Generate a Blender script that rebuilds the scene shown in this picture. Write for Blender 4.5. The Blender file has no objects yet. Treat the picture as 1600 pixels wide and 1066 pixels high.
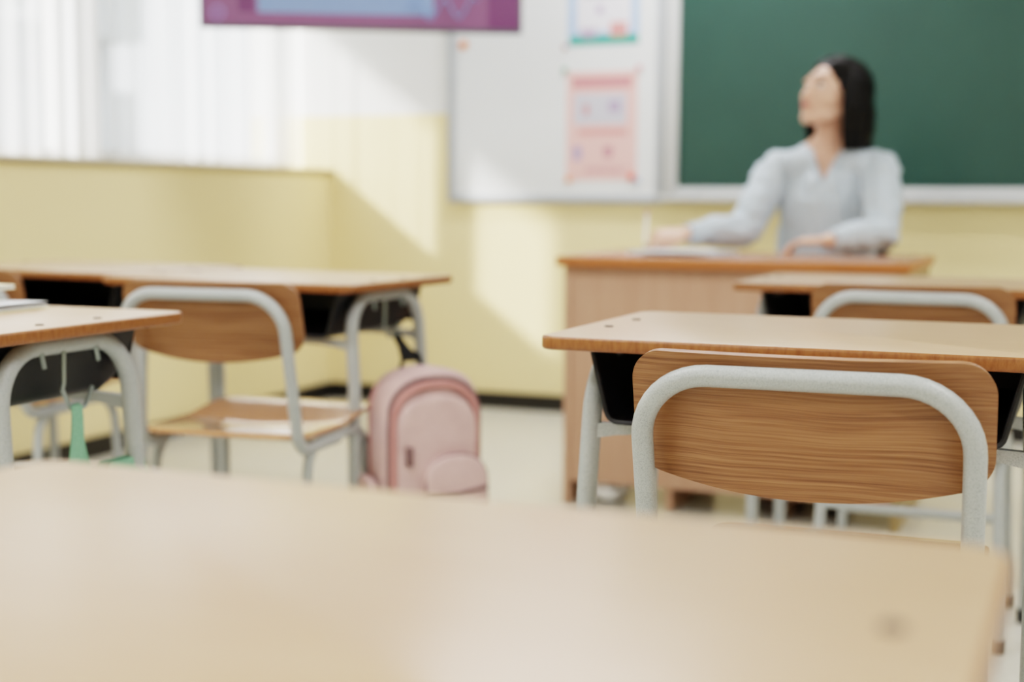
import bpy, bmesh, math, random
from mathutils import Vector, Matrix, noise
random.seed(7)
PI = math.pi
C = bpy.context.scene.collection

# ------------------------------------------------------------ helpers
def lin(c):
    return tuple(((v/255)/12.92 if v/255 <= 0.04045 else ((v/255+0.055)/1.055)**2.4) for v in c)

def mat(name, rgb, rough=0.5, metal=0.0, spec=0.5, coat=0.0):
    m = bpy.data.materials.new(name); m.use_nodes = True
    b = m.node_tree.nodes['Principled BSDF']
    b.inputs['Base Color'].default_value = (*lin(rgb), 1)
    b.inputs['Roughness'].default_value = rough
    b.inputs['Metallic'].default_value = metal
    b.inputs['Specular IOR Level'].default_value = spec
    b.inputs['Coat Weight'].default_value = coat
    return m

def nodes(m):
    return m.node_tree.nodes, m.node_tree.links, m.node_tree.nodes['Principled BSDF']

def add_noise(m, rgb2, scale=(1, 1, 1), nscale=8.0, detail=6, lo=0.35, hi=0.65, bump=0.0, bdist=0.001, rough=0.6):
    """mix the base colour with rgb2 through a stretched object-space noise"""
    N, L, b = nodes(m)
    tc = N.new('ShaderNodeTexCoord'); mp = N.new('ShaderNodeMapping'); mp.inputs['Scale'].default_value = scale
    n = N.new('ShaderNodeTexNoise'); n.inputs['Scale'].default_value = nscale; n.inputs['Detail'].default_value = detail
    n.inputs['Roughness'].default_value = rough
    r = N.new('ShaderNodeValToRGB')
    r.color_ramp.elements[0].position = lo; r.color_ramp.elements[1].position = hi
    r.color_ramp.elements[0].color = b.inputs['Base Color'].default_value[:]
    r.color_ramp.elements[1].color = (*lin(rgb2), 1)
    L.new(tc.outputs['Object'], mp.inputs[0]); L.new(mp.outputs[0], n.inputs['Vector'])
    L.new(n.outputs['Fac'], r.inputs[0]); L.new(r.outputs[0], b.inputs['Base Color'])
    if bump:
        bp = N.new('ShaderNodeBump'); bp.inputs['Strength'].default_value = bump; bp.inputs['Distance'].default_value = bdist
        L.new(n.outputs['Fac'], bp.inputs['Height']); L.new(bp.outputs[0], b.inputs['Normal'])
    return m

def oak(name, c0, c1, c2, rough, coat=0.0, ys=1.0):
    """plywood veneer: long fine streaks running along x, slightly bent by a slow noise"""
    m = mat(name, c1, rough, coat=coat); N, L, b = nodes(m)
    tc = N.new('ShaderNodeTexCoord')
    warp = N.new('ShaderNodeTexNoise'); warp.inputs['Scale'].default_value = 5.0; warp.inputs['Detail'].default_value = 1
    sub = N.new('ShaderNodeVectorMath'); sub.operation = 'SUBTRACT'; sub.inputs[1].default_value = (0.5, 0.5, 0.5)
    mul = N.new('ShaderNodeVectorMath'); mul.operation = 'MULTIPLY'; mul.inputs[1].default_value = (0.0, 0.022, 0.022)
    add = N.new('ShaderNodeVectorMath')
    L.new(tc.outputs['Object'], warp.inputs['Vector']); L.new(warp.outputs['Color'], sub.inputs[0])
    L.new(sub.outputs[0], mul.inputs[0]); L.new(mul.outputs[0], add.inputs[0]); L.new(tc.outputs['Object'], add.inputs[1])
    def streak(sc, scale, detail):
        mp = N.new('ShaderNodeMapping'); mp.inputs['Scale'].default_value = sc
        n = N.new('ShaderNodeTexNoise'); n.inputs['Scale'].default_value = scale; n.inputs['Detail'].default_value = detail
        n.inputs['Roughness'].default_value = 0.65
        L.new(add.outputs[0], mp.inputs[0]); L.new(mp.outputs[0], n.inputs['Vector']); return n
    a = streak((0.008, ys, 1), 420, 4)
    f = streak((0.007, ys, 1), 900, 2)
    g = streak((0.04, ys, 1), 60, 3)
    r = N.new('ShaderNodeValToRGB'); e = r.color_ramp.elements
    e[0].position = 0.35; e[0].color = (*lin(c0), 1); e[1].position = 0.62; e[1].color = (*lin(c2), 1)
    k = e.new(0.48); k.color = (*lin(c1), 1)
    mx = N.new('ShaderNodeMath'); mx.operation = 'MULTIPLY_ADD'; mx.inputs[1].default_value = 0.50
    m2 = N.new('ShaderNodeMath'); m2.operation = 'MULTIPLY'; m2.inputs[1].default_value = 0.16
    m3 = N.new('ShaderNodeMath'); m3.operation = 'MULTIPLY_ADD'; m3.inputs[1].default_value = 0.34
    L.new(g.outputs['Fac'], m2.inputs[0]); L.new(f.outputs['Fac'], m3.inputs[0]); L.new(m2.outputs[0], m3.inputs[2])
    L.new(a.outputs['Fac'], mx.inputs[0]); L.new(m3.outputs[0], mx.inputs[2]); L.new(mx.outputs[0], r.inputs[0])
    L.new(r.outputs[0], b.inputs['Base Color'])
    bp = N.new('ShaderNodeBump'); bp.inputs['Strength'].default_value = 0.25; bp.inputs['Distance'].default_value = 0.0006
    L.new(a.outputs['Fac'], bp.inputs['Height']); L.new(bp.outputs[0], b.inputs['Normal'])
    return m

def link(o, parent=None):
    C.objects.link(o)
    if parent is not None: o.parent = parent
    return o

def obj(name, bm, m, parent=None, smooth=True, angle=40):
    me = bpy.data.meshes.new(name)
    bmesh.ops.recalc_face_normals(bm, faces=bm.faces)
    bm.to_mesh(me); bm.free()
    for x in (m if isinstance(m, (list, tuple)) else [m]): me.materials.append(x)
    if smooth:
        me.shade_smooth() if hasattr(me, 'shade_smooth') else None
        try: me.set_sharp_from_angle(angle=math.radians(angle))
        except Exception: pass
    return link(bpy.data.objects.new(name, me), parent)

def tag(o, label=None, cat=None, group=None, kind=None):
    if label: o['label'] = label
    if cat: o['category'] = cat
    if group: o['group'] = group
    if kind: o['kind'] = kind
    return o

def thing(name, label, cat, loc=(0, 0, 0), rz=0.0, group=None):
    o = bpy.data.objects.new(name, None); o.empty_display_size = 0.05
    o.location = loc; o.rotation_euler = (0, 0, rz)
    link(o); return tag(o, label, cat, group)

def struct(name, bm, m, smooth=False):
    return tag(obj(name, bm, m, smooth=smooth), kind='structure')

def copy_tree(o, parent=None):
    c = o.copy(); C.objects.link(c)
    if parent is not None: c.parent = parent
    for ch in list(o.children): copy_tree(ch, c)
    return c

def box(bm, x0, x1, y0, y1, z0, z1, bevel=0.0, mi=0):
    r = bmesh.ops.create_cube(bm, size=1)
    vs = r['verts']
    for v in vs:
        v.co = Vector((x0 + (v.co.x+0.5)*(x1-x0), y0 + (v.co.y+0.5)*(y1-y0), z0 + (v.co.z+0.5)*(z1-z0)))
    fs = {f for v in vs for f in v.link_faces}
    for f in fs: f.material_index = mi
    if bevel:
        es = list({e for v in vs for e in v.link_edges})
        bmesh.ops.bevel(bm, geom=es, offset=bevel, segments=2, affect='EDGES', profile=0.5)
    return vs

def bx(*a, **k):
    bm = bmesh.new(); box(bm, *a, **k); return bm

def fillet(pts, r, n=7):
    P = [Vector(p) for p in pts]; out = [P[0]]
    rr = r if isinstance(r, (list, tuple)) else [r]*(len(P)-2)
    for i in range(1, len(P)-1):
        a, b, c = P[i-1], P[i], P[i+1]
        u = (a-b).normalized(); v = (c-b).normalized()
        ang = u.angle(v); R = rr[i-1]
        if R <= 0 or ang > PI-0.02: out.append(b); continue
        d = min(R/math.tan(ang/2), (a-b).length*0.48 if i > 1 else (a-b).length*0.95, (c-b).length*0.48 if i < len(P)-2 else (c-b).length*0.95)
        R = d*math.tan(ang/2)
        cen = b + (u+v).normalized()*(R/math.sin(ang/2))
        p0 = b+u*d-cen; p1 = b+v*d-cen
        tot = p0.angle(p1); ax = p0.cross(p1).normalized()
        for k in range(n+1):
            out.append(cen + Matrix.Rotation(tot*k/n, 3, ax) @ p0)
    out.append(P[-1]); return out

def tube(bm, pts, rad, seg=14, caps=True, closed=False, flat=1.0):
    P = [Vector(p) for p in pts]; n = len(P)
    R = rad if isinstance(rad, (list, tuple)) else [rad]*n
    T = []
    for i in range(n):
        a = P[(i-1) % n] if (i > 0 or closed) else P[i]
        b = P[(i+1) % n] if (i < n-1 or closed) else P[i]
        T.append((b-a).normalized())
    nrm = T[0].orthogonal().normalized()
    if flat != 1.0:
        nrm = (Vector((0, 0, 1)) - T[0]*T[0].z)
        nrm = nrm.normalized() if nrm.length > 0.05 else Vector((0, 1, 0))
    rings = []
    for i in range(n):
        if i: nrm = T[i-1].rotation_difference(T[i]) @ nrm
        nrm = (nrm - T[i]*nrm.dot(T[i])).normalized()
        bi = T[i].cross(nrm)
        rings.append([bm.verts.new(P[i] + (nrm*math.cos(2*PI*k/seg)*flat + bi*math.sin(2*PI*k/seg))*R[i]) for k in range(seg)])
    m = n if closed else n-1
    for i in range(m):
        A, B = rings[i], rings[(i+1) % n]
        for k in range(seg):
            bm.faces.new((A[k], A[(k+1) % seg], B[(k+1) % seg], B[k]))
    if caps and not closed:
        bm.faces.new(rings[0][::-1]); bm.faces.new(rings[-1])
    return rings

def tb(pts, rad, **k):
    bm = bmesh.new(); tube(bm, pts, rad, **k); return bm

def rounded_rect(w, d, r, n=6, cx=0, cy=0):
    out = []
    for sx, sy, a0 in ((1, 1, 0), (-1, 1, PI/2), (-1, -1, PI), (1, -1, 1.5*PI)):
        for k in range(n+1):
            a = a0+PI/2*k/n
            out.append((cx+sx*(w/2-r)+r*math.cos(a), cy+sy*(d/2-r)+r*math.sin(a)))
    return out

def plate(bm, outline, z0, z1, rt=0.003, rb=0.003, top_mi=0, side_mi=0, n=3):
    """solid plate from a convex 2-D outline with rounded top and bottom rims"""
    cx = sum(p[0] for p in outline)/len(outline); cy = sum(p[1] for p in outline)/len(outline)
    def ring(inset, z):
        o = []
        m = len(outline)
        for i, (x, y) in enumerate(outline):
            a = outline[i-1]; b = outline[(i+1) % m]
            t = Vector((b[0]-a[0], b[1]-a[1])).normalized()
            nx, ny = t.y, -t.x
            if nx*(x-cx)+ny*(y-cy) < 0: nx, ny = -nx, -ny
            o.append(bm.verts.new((x-nx*inset, y-ny*inset, z)))
        return o
    R = []
    for k in range(n+1):
        a = PI/2*k/n; R.append(ring(rb*(1-math.sin(a)), z0+rb*(1-math.cos(a))))
    for k in range(n+1):
        a = PI/2*k/n; R.append(ring(rt*(1-math.cos(a)), z1-rt*(1-math.sin(a))))
    m = len(outline)
    for A, B in zip(R, R[1:]):
        for i in range(m):
            f = bm.faces.new((A[i], A[(i+1) % m], B[(i+1) % m], B[i])); f.material_index = side_mi
    f = bm.faces.new(R[0][::-1]); f.material_index = side_mi
    f = bm.faces.new(R[-1]); f.material_index = top_mi
    return bm

def sheet(bm, P, thick):
    """solid from a grid of points P[i][j] -> Vector, thickened along its normals"""
    ni, nj = len(P), len(P[0])
    A = [[None]*nj for _ in range(ni)]; B = [[None]*nj for _ in range(ni)]
    for i in range(ni):
        for j in range(nj):
            du = P[min(i+1, ni-1)][j]-P[max(i-1, 0)][j]; dv = P[i][min(j+1, nj-1)]-P[i][max(j-1, 0)]
            nn = du.cross(dv)
            nn = nn.normalized() if nn.length > 1e-12 else Vector((0, 1, 0))
            A[i][j] = bm.verts.new(P[i][j]+nn*thick/2); B[i][j] = bm.verts.new(P[i][j]-nn*thick/2)
    for i in range(ni-1):
        for j in range(nj-1):
            bm.faces.new((A[i][j], A[i+1][j], A[i+1][j+1], A[i][j+1]))
            bm.faces.new((B[i][j], B[i][j+1], B[i+1][j+1], B[i+1][j]))
    per = [(i, 0) for i in range(ni)] + [(ni-1, j) for j in range(1, nj)] + [(i, nj-1) for i in range(ni-2, -1, -1)] + [(0, j) for j in range(nj-2, 0, -1)]
    for a, b in zip(per, per[1:]+per[:1]):
        bm.faces.new((A[a[0]][a[1]], A[b[0]][b[1]], B[b[0]][b[1]], B[a[0]][a[1]]))
    return bm

def ell(bm, c, r, rot=None, sub=3):
    M = Matrix.Translation(Vector(c)) @ (rot.to_4x4() if rot is not None else Matrix.Identity(4)) @ Matrix.Diagonal((*r, 1))
    bmesh.ops.create_icosphere(bm, subdivisions=sub, radius=1, matrix=M)

def cap(bm, pts, rads, seg=14):
    """tapered limb with round ends (for the voxel union)"""
    tube(bm, pts, rads, seg=seg)
    for p, r in ((pts[0], rads[0]), (pts[-1], rads[-1])): ell(bm, p, (r, r, r), sub=2)
    for p, r in zip(pts[1:-1], rads[1:-1]): ell(bm, p, (r, r, r), sub=2)

def union(bm, voxel, smooth=6, factor=0.5):
    """voxel union of everything in bm -> new bmesh of one continuous skin"""
    me = bpy.data.meshes.new('tmp'); bm.to_mesh(me); bm.free()
    o = bpy.data.objects.new('tmp', me); C.objects.link(o)
    r = o.modifiers.new('r', 'REMESH'); r.mode = 'VOXEL'; r.voxel_size = voxel; r.use_smooth_shade = True
    s = o.modifiers.new('s', 'SMOOTH'); s.factor = factor; s.iterations = smooth
    dg = bpy.context.evaluated_depsgraph_get(); dg.update()
    me2 = bpy.data.meshes.new_from_object(o.evaluated_get(dg))
    b2 = bmesh.new(); b2.from_mesh(me2)
    bpy.data.objects.remove(o); bpy.data.meshes.remove(me); bpy.data.meshes.remove(me2)
    return b2

# ------------------------------------------------------------ materials
M = {}
M['wall'] = mat('wall paint', (232, 222, 176), 0.75)
N, L, b = nodes(M['wall'])          # two-tone paint: yellow dado, off-white above 1.30 m
g = N.new('ShaderNodeNewGeometry'); s = N.new('ShaderNodeSeparateXYZ'); gt = N.new('ShaderNodeMath'); gt.operation = 'GREATER_THAN'
gt.inputs[1].default_value = 1.300
mx = N.new('ShaderNodeMix'); mx.data_type = 'RGBA'
mx.inputs['A'].default_value = (*lin((239, 222, 172)), 1); mx.inputs['B'].default_value = (*lin((234, 235, 234)), 1)
L.new(g.outputs['Position'], s.inputs[0]); L.new(s.outputs['Z'], gt.inputs[0]); L.new(gt.outputs[0], mx.inputs['Factor'])
L.new(mx.outputs['Result'], b.inputs['Base Color'])
M['ceiling'] = mat('ceiling white', (240, 240, 236), 0.9)
M['floor'] = mat('floor vinyl', (222, 220, 208), 0.25)
add_noise(M['floor'], (206, 204, 192), nscale=60, detail=8, lo=0.4, hi=0.7)
M['base'] = mat('baseboard black', (34, 32, 30), 0.45)
M['sill'] = mat('sill', (176, 168, 146), 0.5)
M['tube'] = mat('grey hammered paint', (178, 183, 182), 0.36)
add_noise(M['tube'], (140, 146, 147), nscale=760, detail=2, lo=0.45, hi=0.72, bump=0.3, bdist=0.0006)
M['ply'] = oak('oak veneer', (98, 62, 38), (138, 96, 63), (166, 123, 86), 0.42, ys=0.05)
M['seatply'] = oak('seat veneer', (150, 104, 74), (190, 142, 104), (206, 162, 124), 0.20, coat=0.8)
M['plyedge'] = M['ply']
M['top'] = mat('desktop laminate', (200, 170, 135), 0.28)
add_noise(M['top'], (190, 158, 122), scale=(0.06, 1, 1), nscale=120, detail=4, lo=0.35, hi=0.75)
M['edge'] = mat('desktop edge', (150, 100, 60), 0.30)
add_noise(M['edge'], (122, 74, 40), scale=(1, 1, 0.3), nscale=160, detail=5, lo=0.4, hi=0.75)
M['black'] = mat('tray plastic', (26, 27, 31), 0.42)
M['rubber'] = mat('rubber', (60, 60, 58), 0.8)
M['hole'] = mat('screw recess', (74, 66, 56), 0.5)
M['steel'] = mat('wire steel', (150, 160, 158), 0.3, metal=0.6)
M['teak'] = mat('teacher desk veneer', (196, 160, 136), 0.42)
add_noise(M['teak'], (188, 150, 126), scale=(1, 1, 0.05), nscale=45, detail=4, lo=0.35, hi=0.7)
M['teaktop'] = mat('teacher desk top', (176, 128, 100), 0.22)
M['teakshade'] = mat('teacher desk side in shade', (168, 146, 104), 0.5)  # shade painted in: olive version of the veneer for the right end panel
M['teakedge'] = mat('teacher desk edge', (178, 112, 62), 0.35)
M['alu'] = mat('aluminium trim', (200, 203, 204), 0.35, metal=0.15)
M['wbframe'] = mat('whiteboard frame', (172, 178, 184), 0.4)
M['wb'] = mat('whiteboard', (226, 230, 232), 0.32)
M['cb'] = mat('chalkboard green', (36, 70, 63), 0.42)
add_noise(M['cb'], (42, 77, 69), nscale=2.2, detail=5, lo=0.35, hi=0.75)
M['tvframe'] = mat('tv bezel', (70, 70, 82), 0.35)
M['white'] = mat('white enamel', (236, 236, 234), 0.4)
M['paper'] = mat('paper', (222, 226, 230), 0.7)
M['cream'] = mat('notebook cream', (238, 232, 200), 0.6)
M['bluebook'] = mat('blue grey folder', (160, 176, 190), 0.5)
M['green'] = mat('mint cloth', (132, 178, 152), 0.85)
add_noise(M['green'], (118, 164, 138), nscale=300, detail=2, lo=0.4, hi=0.7, bump=0.3)
M['pink'] = mat('pink bag cloth', (208, 178, 174), 0.8)
add_noise(M['pink'], (190, 160, 157), nscale=14, detail=4, lo=0.35, hi=0.7, bump=0.25, bdist=0.004)
M['pinkred'] = mat('rose lining', (184, 132, 128), 0.8)
M['pinkdark'] = mat('zip tape mauve', (118, 92, 92), 0.7)
M['bagblack'] = mat('black webbing', (16, 17, 19), 0.8)
M['skin'] = mat('skin', (218, 178, 156), 0.5)
M['skin'].node_tree.nodes['Principled BSDF'].inputs['Subsurface Weight'].default_value = 0.12
M['skin'].node_tree.nodes['Principled BSDF'].inputs['Subsurface Radius'].default_value = (0.02, 0.008, 0.005)
M['hair'] = mat('hair', (13, 12, 13), 0.5, spec=0.25)
M['lip'] = mat('lips', (190, 112, 108), 0.4)
M['eyew'] = mat('eye white', (225, 222, 218), 0.2)
M['iris'] = mat('iris', (38, 26, 20), 0.15)
M['brow'] = mat('brow', (52, 40, 36), 0.8)
M['blouse'] = mat('blouse', (196, 209, 219), 0.8)
add_noise(M['blouse'], (182, 197, 209), nscale=240, detail=2, lo=0.4, hi=0.7)
M['placket'] = mat('placket', (150, 166, 182), 0.8)
M['trouser'] = mat('dark trousers', (44, 46, 56), 0.85)
M['shoe'] = mat('shoe', (42, 36, 34), 0.5)
M['darkcloth'] = mat('chair cloth', (42, 44, 48), 0.9)

# ------------------------------------------------------------ room shell
XL, YF, XR, YB, H = -3.30, 5.76, 4.2, -2.6, 2.75
SILL = 1.058
struct('floor', bx(XL-0.42, XR, YB, YF+0.1, -0.1, 0), M['floor'])
struct('ceiling', bx(XL-0.42, XR, YB, YF+0.1, H, H+0.1), M['ceiling'])
struct('wall_front', bx(XL-0.42, XR, YF, YF+0.15, 0, H), M['wall'])
struct('wall_back', bx(XL-0.3, XR, YB-0.15, YB, 0, H), M['wall'])
struct('wall_right', bx(XR, XR+0.15, YB, YF+0.1, 0, H), M['wall'])
W = [(3.36, 4.25), (4.38, YF-0.02)]; WT = 2.45; RX = XL-0.20; W3 = (0.6, 2.9)
bm = bmesh.new()
box(bm, XL-0.40, XL, YB, YF, 0, SILL-0.016)
box(bm, XL-0.40, XL, YB, YF, WT, H)
box(bm, XL-0.40, XL, YB, W3[0], SILL-0.016, WT)
box(bm, XL-0.40, XL, W3[1], W[0][0], SILL-0.016, WT)
box(bm, XL-1.26, XL-0.40, YB, YF+3.0, 2.60, 2.68)  # unseen eave slab outside, added to cut off the high sun
struct('wall_left', bm, M['wall'])
M['reveal'] = mat('window reveal paint', (228, 232, 236), 0.7)
struct('trim_3', bx(RX-0.11, RX, W[0][1], W[1][0], SILL, WT), M['reveal'])
struct('trim_1', bx(XL-0.40, XL+0.022, W[0][0], YF-0.002, SILL-0.016, SILL, bevel=0.003), M['sill'])
struct('trim_2', bx(XL-0.40, XL+0.022, W3[0], W3[1], SILL-0.016, SILL, bevel=0.003), M['sill'])
struct('baseboard_front', bx(XL, XR, YF-0.014, YF, 0, 0.072), M['base'])
struct('baseboard_left', bx(XL, XL+0.014, YB, YF-0.014, 0, 0.072), M['base'])
glass = bpy.data.materials.new('window glass'); glass.use_nodes = True
N = glass.node_tree.nodes; L = glass.node_tree.links; N.clear()
o_ = N.new('ShaderNodeOutputMaterial'); t_ = N.new('ShaderNodeBsdfTransparent'); g_ = N.new('ShaderNodeBsdfGlossy')
g_.inputs['Roughness'].default_value = 0.02; mxs = N.new('ShaderNodeMixShader'); mxs.inputs[0].default_value = 0.06
L.new(t_.outputs[0], mxs.inputs[1]); L.new(g_.outputs[0], mxs.inputs[2]); L.new(mxs.outputs[0], o_.inputs[0])
for i, (a, c) in enumerate(W+[W3]):
    bm = bmesh.new(); f = 0.045; x0, x1 = RX-0.10, RX-0.05
    box(bm, x0, x1, a, a+f, SILL, WT); box(bm, x0, x1, c-f, c, SILL, WT)
    box(bm, x0, x1, a+f, c-f, SILL, SILL+f); box(bm, x0, x1, a+f, c-f, WT-f, WT)
    if i == 2: mid = (a+c)/2; box(bm, x0, x1, mid-0.02, mid+0.02, SILL+f, WT-f)
    w = struct('window_%d' % (i+1), bm, M['white'])
    obj('glass_pane', bx(x0+0.02, x0+0.026, a+f, c-f, SILL+f, WT-f), glass, w, smooth=False)

# sheer curtains: real folds, partly see-through cloth
sheer = bpy.data.materials.new('sheer curtain'); sheer.use_nodes = True
N = sheer.node_tree.nodes; L = sheer.node_tree.links; N.clear()
o_ = N.new('ShaderNodeOutputMaterial'); t_ = N.new('ShaderNodeBsdfTransparent'); tr = N.new('ShaderNodeBsdfTranslucent')
df = N.new('ShaderNodeBsdfDiffuse'); df.inputs[0].default_value = (0.9, 0.9, 0.9, 1); tr.inputs[0].default_value = (0.92, 0.93, 0.94, 1)
m1 = N.new('ShaderNodeMixShader'); m1.inputs[0].default_value = 0.45; m2 = N.new('ShaderNodeMixShader'); m2.inputs[0].default_value = 0.68
L.new(tr.outputs[0], m1.inputs[1]); L.new(df.outputs[0], m1.inputs[2])
L.new(t_.outputs[0], m2.inputs[1]); L.new(m1.outputs[0], m2.inputs[2]); L.new(m2.outputs[0], o_.inputs[0])
def curtain(y0, y1, label, amp, seed, cloth=None):
    t = thing('sheer_curtain', label, 'curtain', (RX+0.045, (y0+y1)/2, SILL), group=None)
    bm = bmesh.new(); n = int((y1-y0)/0.008); rows = 10; V = []
    for j in range(rows+1):
        z = 0.012+(WT-0.06-SILL)*j/rows; row = []
        for i in range(n+1):
            y = (y0-y1)/2+(y1-y0)*i/n; yy = y+seed
            ph = noise.noise(Vector((yy*3.1, seed, z*0.15)))*3.0
            d = amp*math.sin(yy*62+ph)+0.5*amp*math.sin(yy*29+2*ph+1)
            row.append(bm.verts.new((d, y+0.004*math.sin(yy*40+z), z)))
        V.append(row)
    for j in range(rows):
        for i in range(n): bm.faces.new((V[j][i], V[j][i+1], V[j+1][i+1], V[j+1][i]))
    obj('cloth', bm, cloth or sheer, t, angle=180)
    obj('curtain_rail', tb([(0, (y0-y1)/2, WT-SILL-0.035), (0, (y1-y0)/2, WT-SILL-0.035)], 0.012), M['white'], t)
    return t
curtain(3.37, 4.37, 'thin white sheer curtain with grey outdoor shapes showing through, farther from the corner', 0.010, 3.3)
curtain(4.385, YF-0.012, 'glowing white sheer curtain beside the room corner, left of the screen', 0.014, 9.1)
thick = mat('lined curtain', (238, 238, 236), 0.9); N, L, b = nodes(thick)
tr = N.new('ShaderNodeBsdfTranslucent'); tr.inputs[0].default_value = (0.8, 0.8, 0.78, 1); m1 = N.new('ShaderNodeMixShader'); m1.inputs[0].default_value = 0.75
L.new(b.outputs[0], m1.inputs[1]); L.new(tr.outputs[0], m1.inputs[2]); L.new(m1.outputs[0], N['Material Output'].inputs[0])
curtain(W3[0]+0.01, W3[1]-0.01, 'lined white curtain drawn across the window beside the student desks', 0.014, 5.7, thick)

# outside: a pale building across the yard, seen only through the curtains
M['concrete'] = mat('pale building', (150, 154, 156), 0.9)
M['leafy'] = mat('hedge', (104, 112, 104), 0.95)
bm = bmesh.new(); box(bm, -14.2, -13.4, 14.0, 17.7, -4, 2.45); box(bm, -14.2, -13.4, 16.2, 17.9, 3.2, 5.0); box(bm, -14.2, -13.4, 14.0, 15.4, 3.4, 5.0); box(bm, -14.2, -14.0, 14.0, 17.9, 2.45, 3.4)
bl = thing('distant_building', 'grey building outside, faint through the curtain at the far left', 'building', (-13.8, 13, -4))
o = obj('facade', bm, M['concrete'], bl, smooth=False); o.location = (13.8, -13, 4)
tag(obj('ground', bx(-40, XL-0.3, -20, 40, -4.2, -4), M['leafy'], smooth=False), kind='structure')

# ------------------------------------------------------------ student desk
DW, DD, DZ = 0.70, 0.49, 0.74
def make_desk(name='student_desk'):
    t = thing(name, 'desk', 'desk')
    bm = bmesh.new(); plate(bm, rounded_rect(DW, DD, 0.028), DZ-0.019, DZ, 0.0035, 0.005, 0, 1)
    top = obj('desktop', bm, [M['top'], M['edge']], t, angle=50)
    for sx in (-1, 1):
        for sy in (-1, 1):
            bm = bmesh.new(); bmesh.ops.create_cone(bm, segments=16, radius1=0.0075, radius2=0.006, depth=0.0024, cap_ends=True,
                matrix=Matrix.Translation((sx*0.305, sy*0.066, DZ+0.0006)))
            obj('screw_cap', bm, M['hole'], top)
    X = 0.305; R = 0.0145; zt = DZ-0.019-R
    for sx in (-1, 1):
        for sy in (-1, 1):
            pts = fillet([(sx*(X-0.012), 0, zt), (sx*(X-0.010), sy*0.148, zt), (sx*(X+0.002), sy*0.150, 0.50), (sx*(X+0.004), sy*0.160, 0.012)], [0.085, 0.3], 10)
            lg = obj('leg', tb(pts, R), M['tube'], t, angle=70)
            obj('rubber_foot', tb([(sx*(X+0.004), sy*0.160, 0.0), (sx*(X+0.004), sy*0.160, 0.03)], R+0.003), M['rubber'], lg)
    for sy in (-1, 1):
        bm = bmesh.new(); n = 14; P = []
        for i in range(n+1):
            x = -X+2*X*i/n; e = max(0, abs(x)-0.20)/(X-0.20)
            hh = 0.007+0.013*e*e
            P.append([Vector((x, sy*0.149, 0.605-hh)), Vector((x, sy*0.149, 0.605+0.008*(1-e)+0.004*e))])
        sheet(bm, P, 0.016)
        obj('crossbar', bm, M['tube'], t)
    # book tray: open towards the pupil, sides lean in
    bm = bmesh.new(); y0, y1 = -0.188, 0.185; xt, xb, z1, z0, th = 0.287, 0.262, DZ-0.021, 0.618, 0.004
    prof = fillet([(-xt, 0, z1), (-xb, 0, z0), (xb, 0, z0), (xt, 0, z1)], 0.018, 5)
    P = [[Vector((p.x, y, p.z + (0.0 if y < y1-0.06 else 0.03*(y-y1+0.06)/0.06*(1 if p.z < z0+0.03 else 0)))) for y in (y0, y0+0.05, 0, y1-0.06, y1)] for p in prof]
    sheet(bm, P, th)
    bw = [bm.verts.new(v) for v in ((-xb-0.004, y1, z0+0.012), (xb+0.004, y1, z0+0.012), (xt, y1, z1), (-xt, y1, z1), (-xb-0.004, y1-0.004, z0+0.012), (xb+0.004, y1-0.004, z0+0.012), (xt, y1-0.004, z1), (-xt, y1-0.004, z1))]
    for q in ((0, 1, 2, 3), (7, 6, 5, 4), (0, 4, 5, 1), (1, 5, 6, 2), (2, 6, 7, 3), (3, 7, 4, 0)): bm.faces.new([bw[i] for i in q])
    tray = obj('book_tray', bm, M['black'], t, angle=40)
    bm = bmesh.new(); tube(bm, [(p.x, y0, p.z) for p in prof], 0.0042, seg=8)
    obj('tray_rim', bm, M['black'], tray)
    for sx in (1,):
        hx = sx*(X-0.002)
        bm = bmesh.new()
        tube(bm, fillet([(hx, -0.012, zt-0.010), (hx, -0.014, 0.646), (hx, -0.018, 0.640), (hx, 0.0, 0.606), (hx, 0.034, 0.606), (hx, 0.052, 0.636)], [0.01, 0.01, 0.010, 0.010], 5), 0.0034, seg=8)
        obj('bag_hook', bm, M['steel'], t)
        for dy in (-0.062, 0.062):
            obj('bolt', tb([(hx, dy, zt-0.008), (hx, dy+0.006, zt-0.032)], 0.0038, seg=8), M['steel'], t)
    return t

desk = make_desk()
def place(o, x, y, rz, label, z=0, group=None):
    o.location = (x, y, z); o.rotation_euler = (0, 0, math.radians(rz)); o['label'] = label
    if group: o['group'] = group
    return o
DG = 'wood topped student desks'
place(desk, -0.370, 0.568, 0.3, 'large blurred desk filling the bottom of the view, bare light top', group=DG)
for x, y, r, l in (
    (-0.368, 2.066, -0.4, 'desk in sharp focus with the nearest wooden chair pushed up to it'),
    (-0.433, 3.440, -0.4, 'second desk on the right, between the sharp desk and the teacher desk'),
    (-1.743, 1.720, 0.5, 'desk at the left edge with mint bag strap on its hook and paper on top'),
    (-1.833, 2.960, -4.0, 'desk by the windows with a pink backpack hanging from its side'),
    (-2.545, 3.125, -6.0, 'desk at the far left against the window wall, left of the backpack desk')):
    place(copy_tree(desk), x, y, r, l, group=DG)

desk.scale = (0.955, 1, 1)

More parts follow.
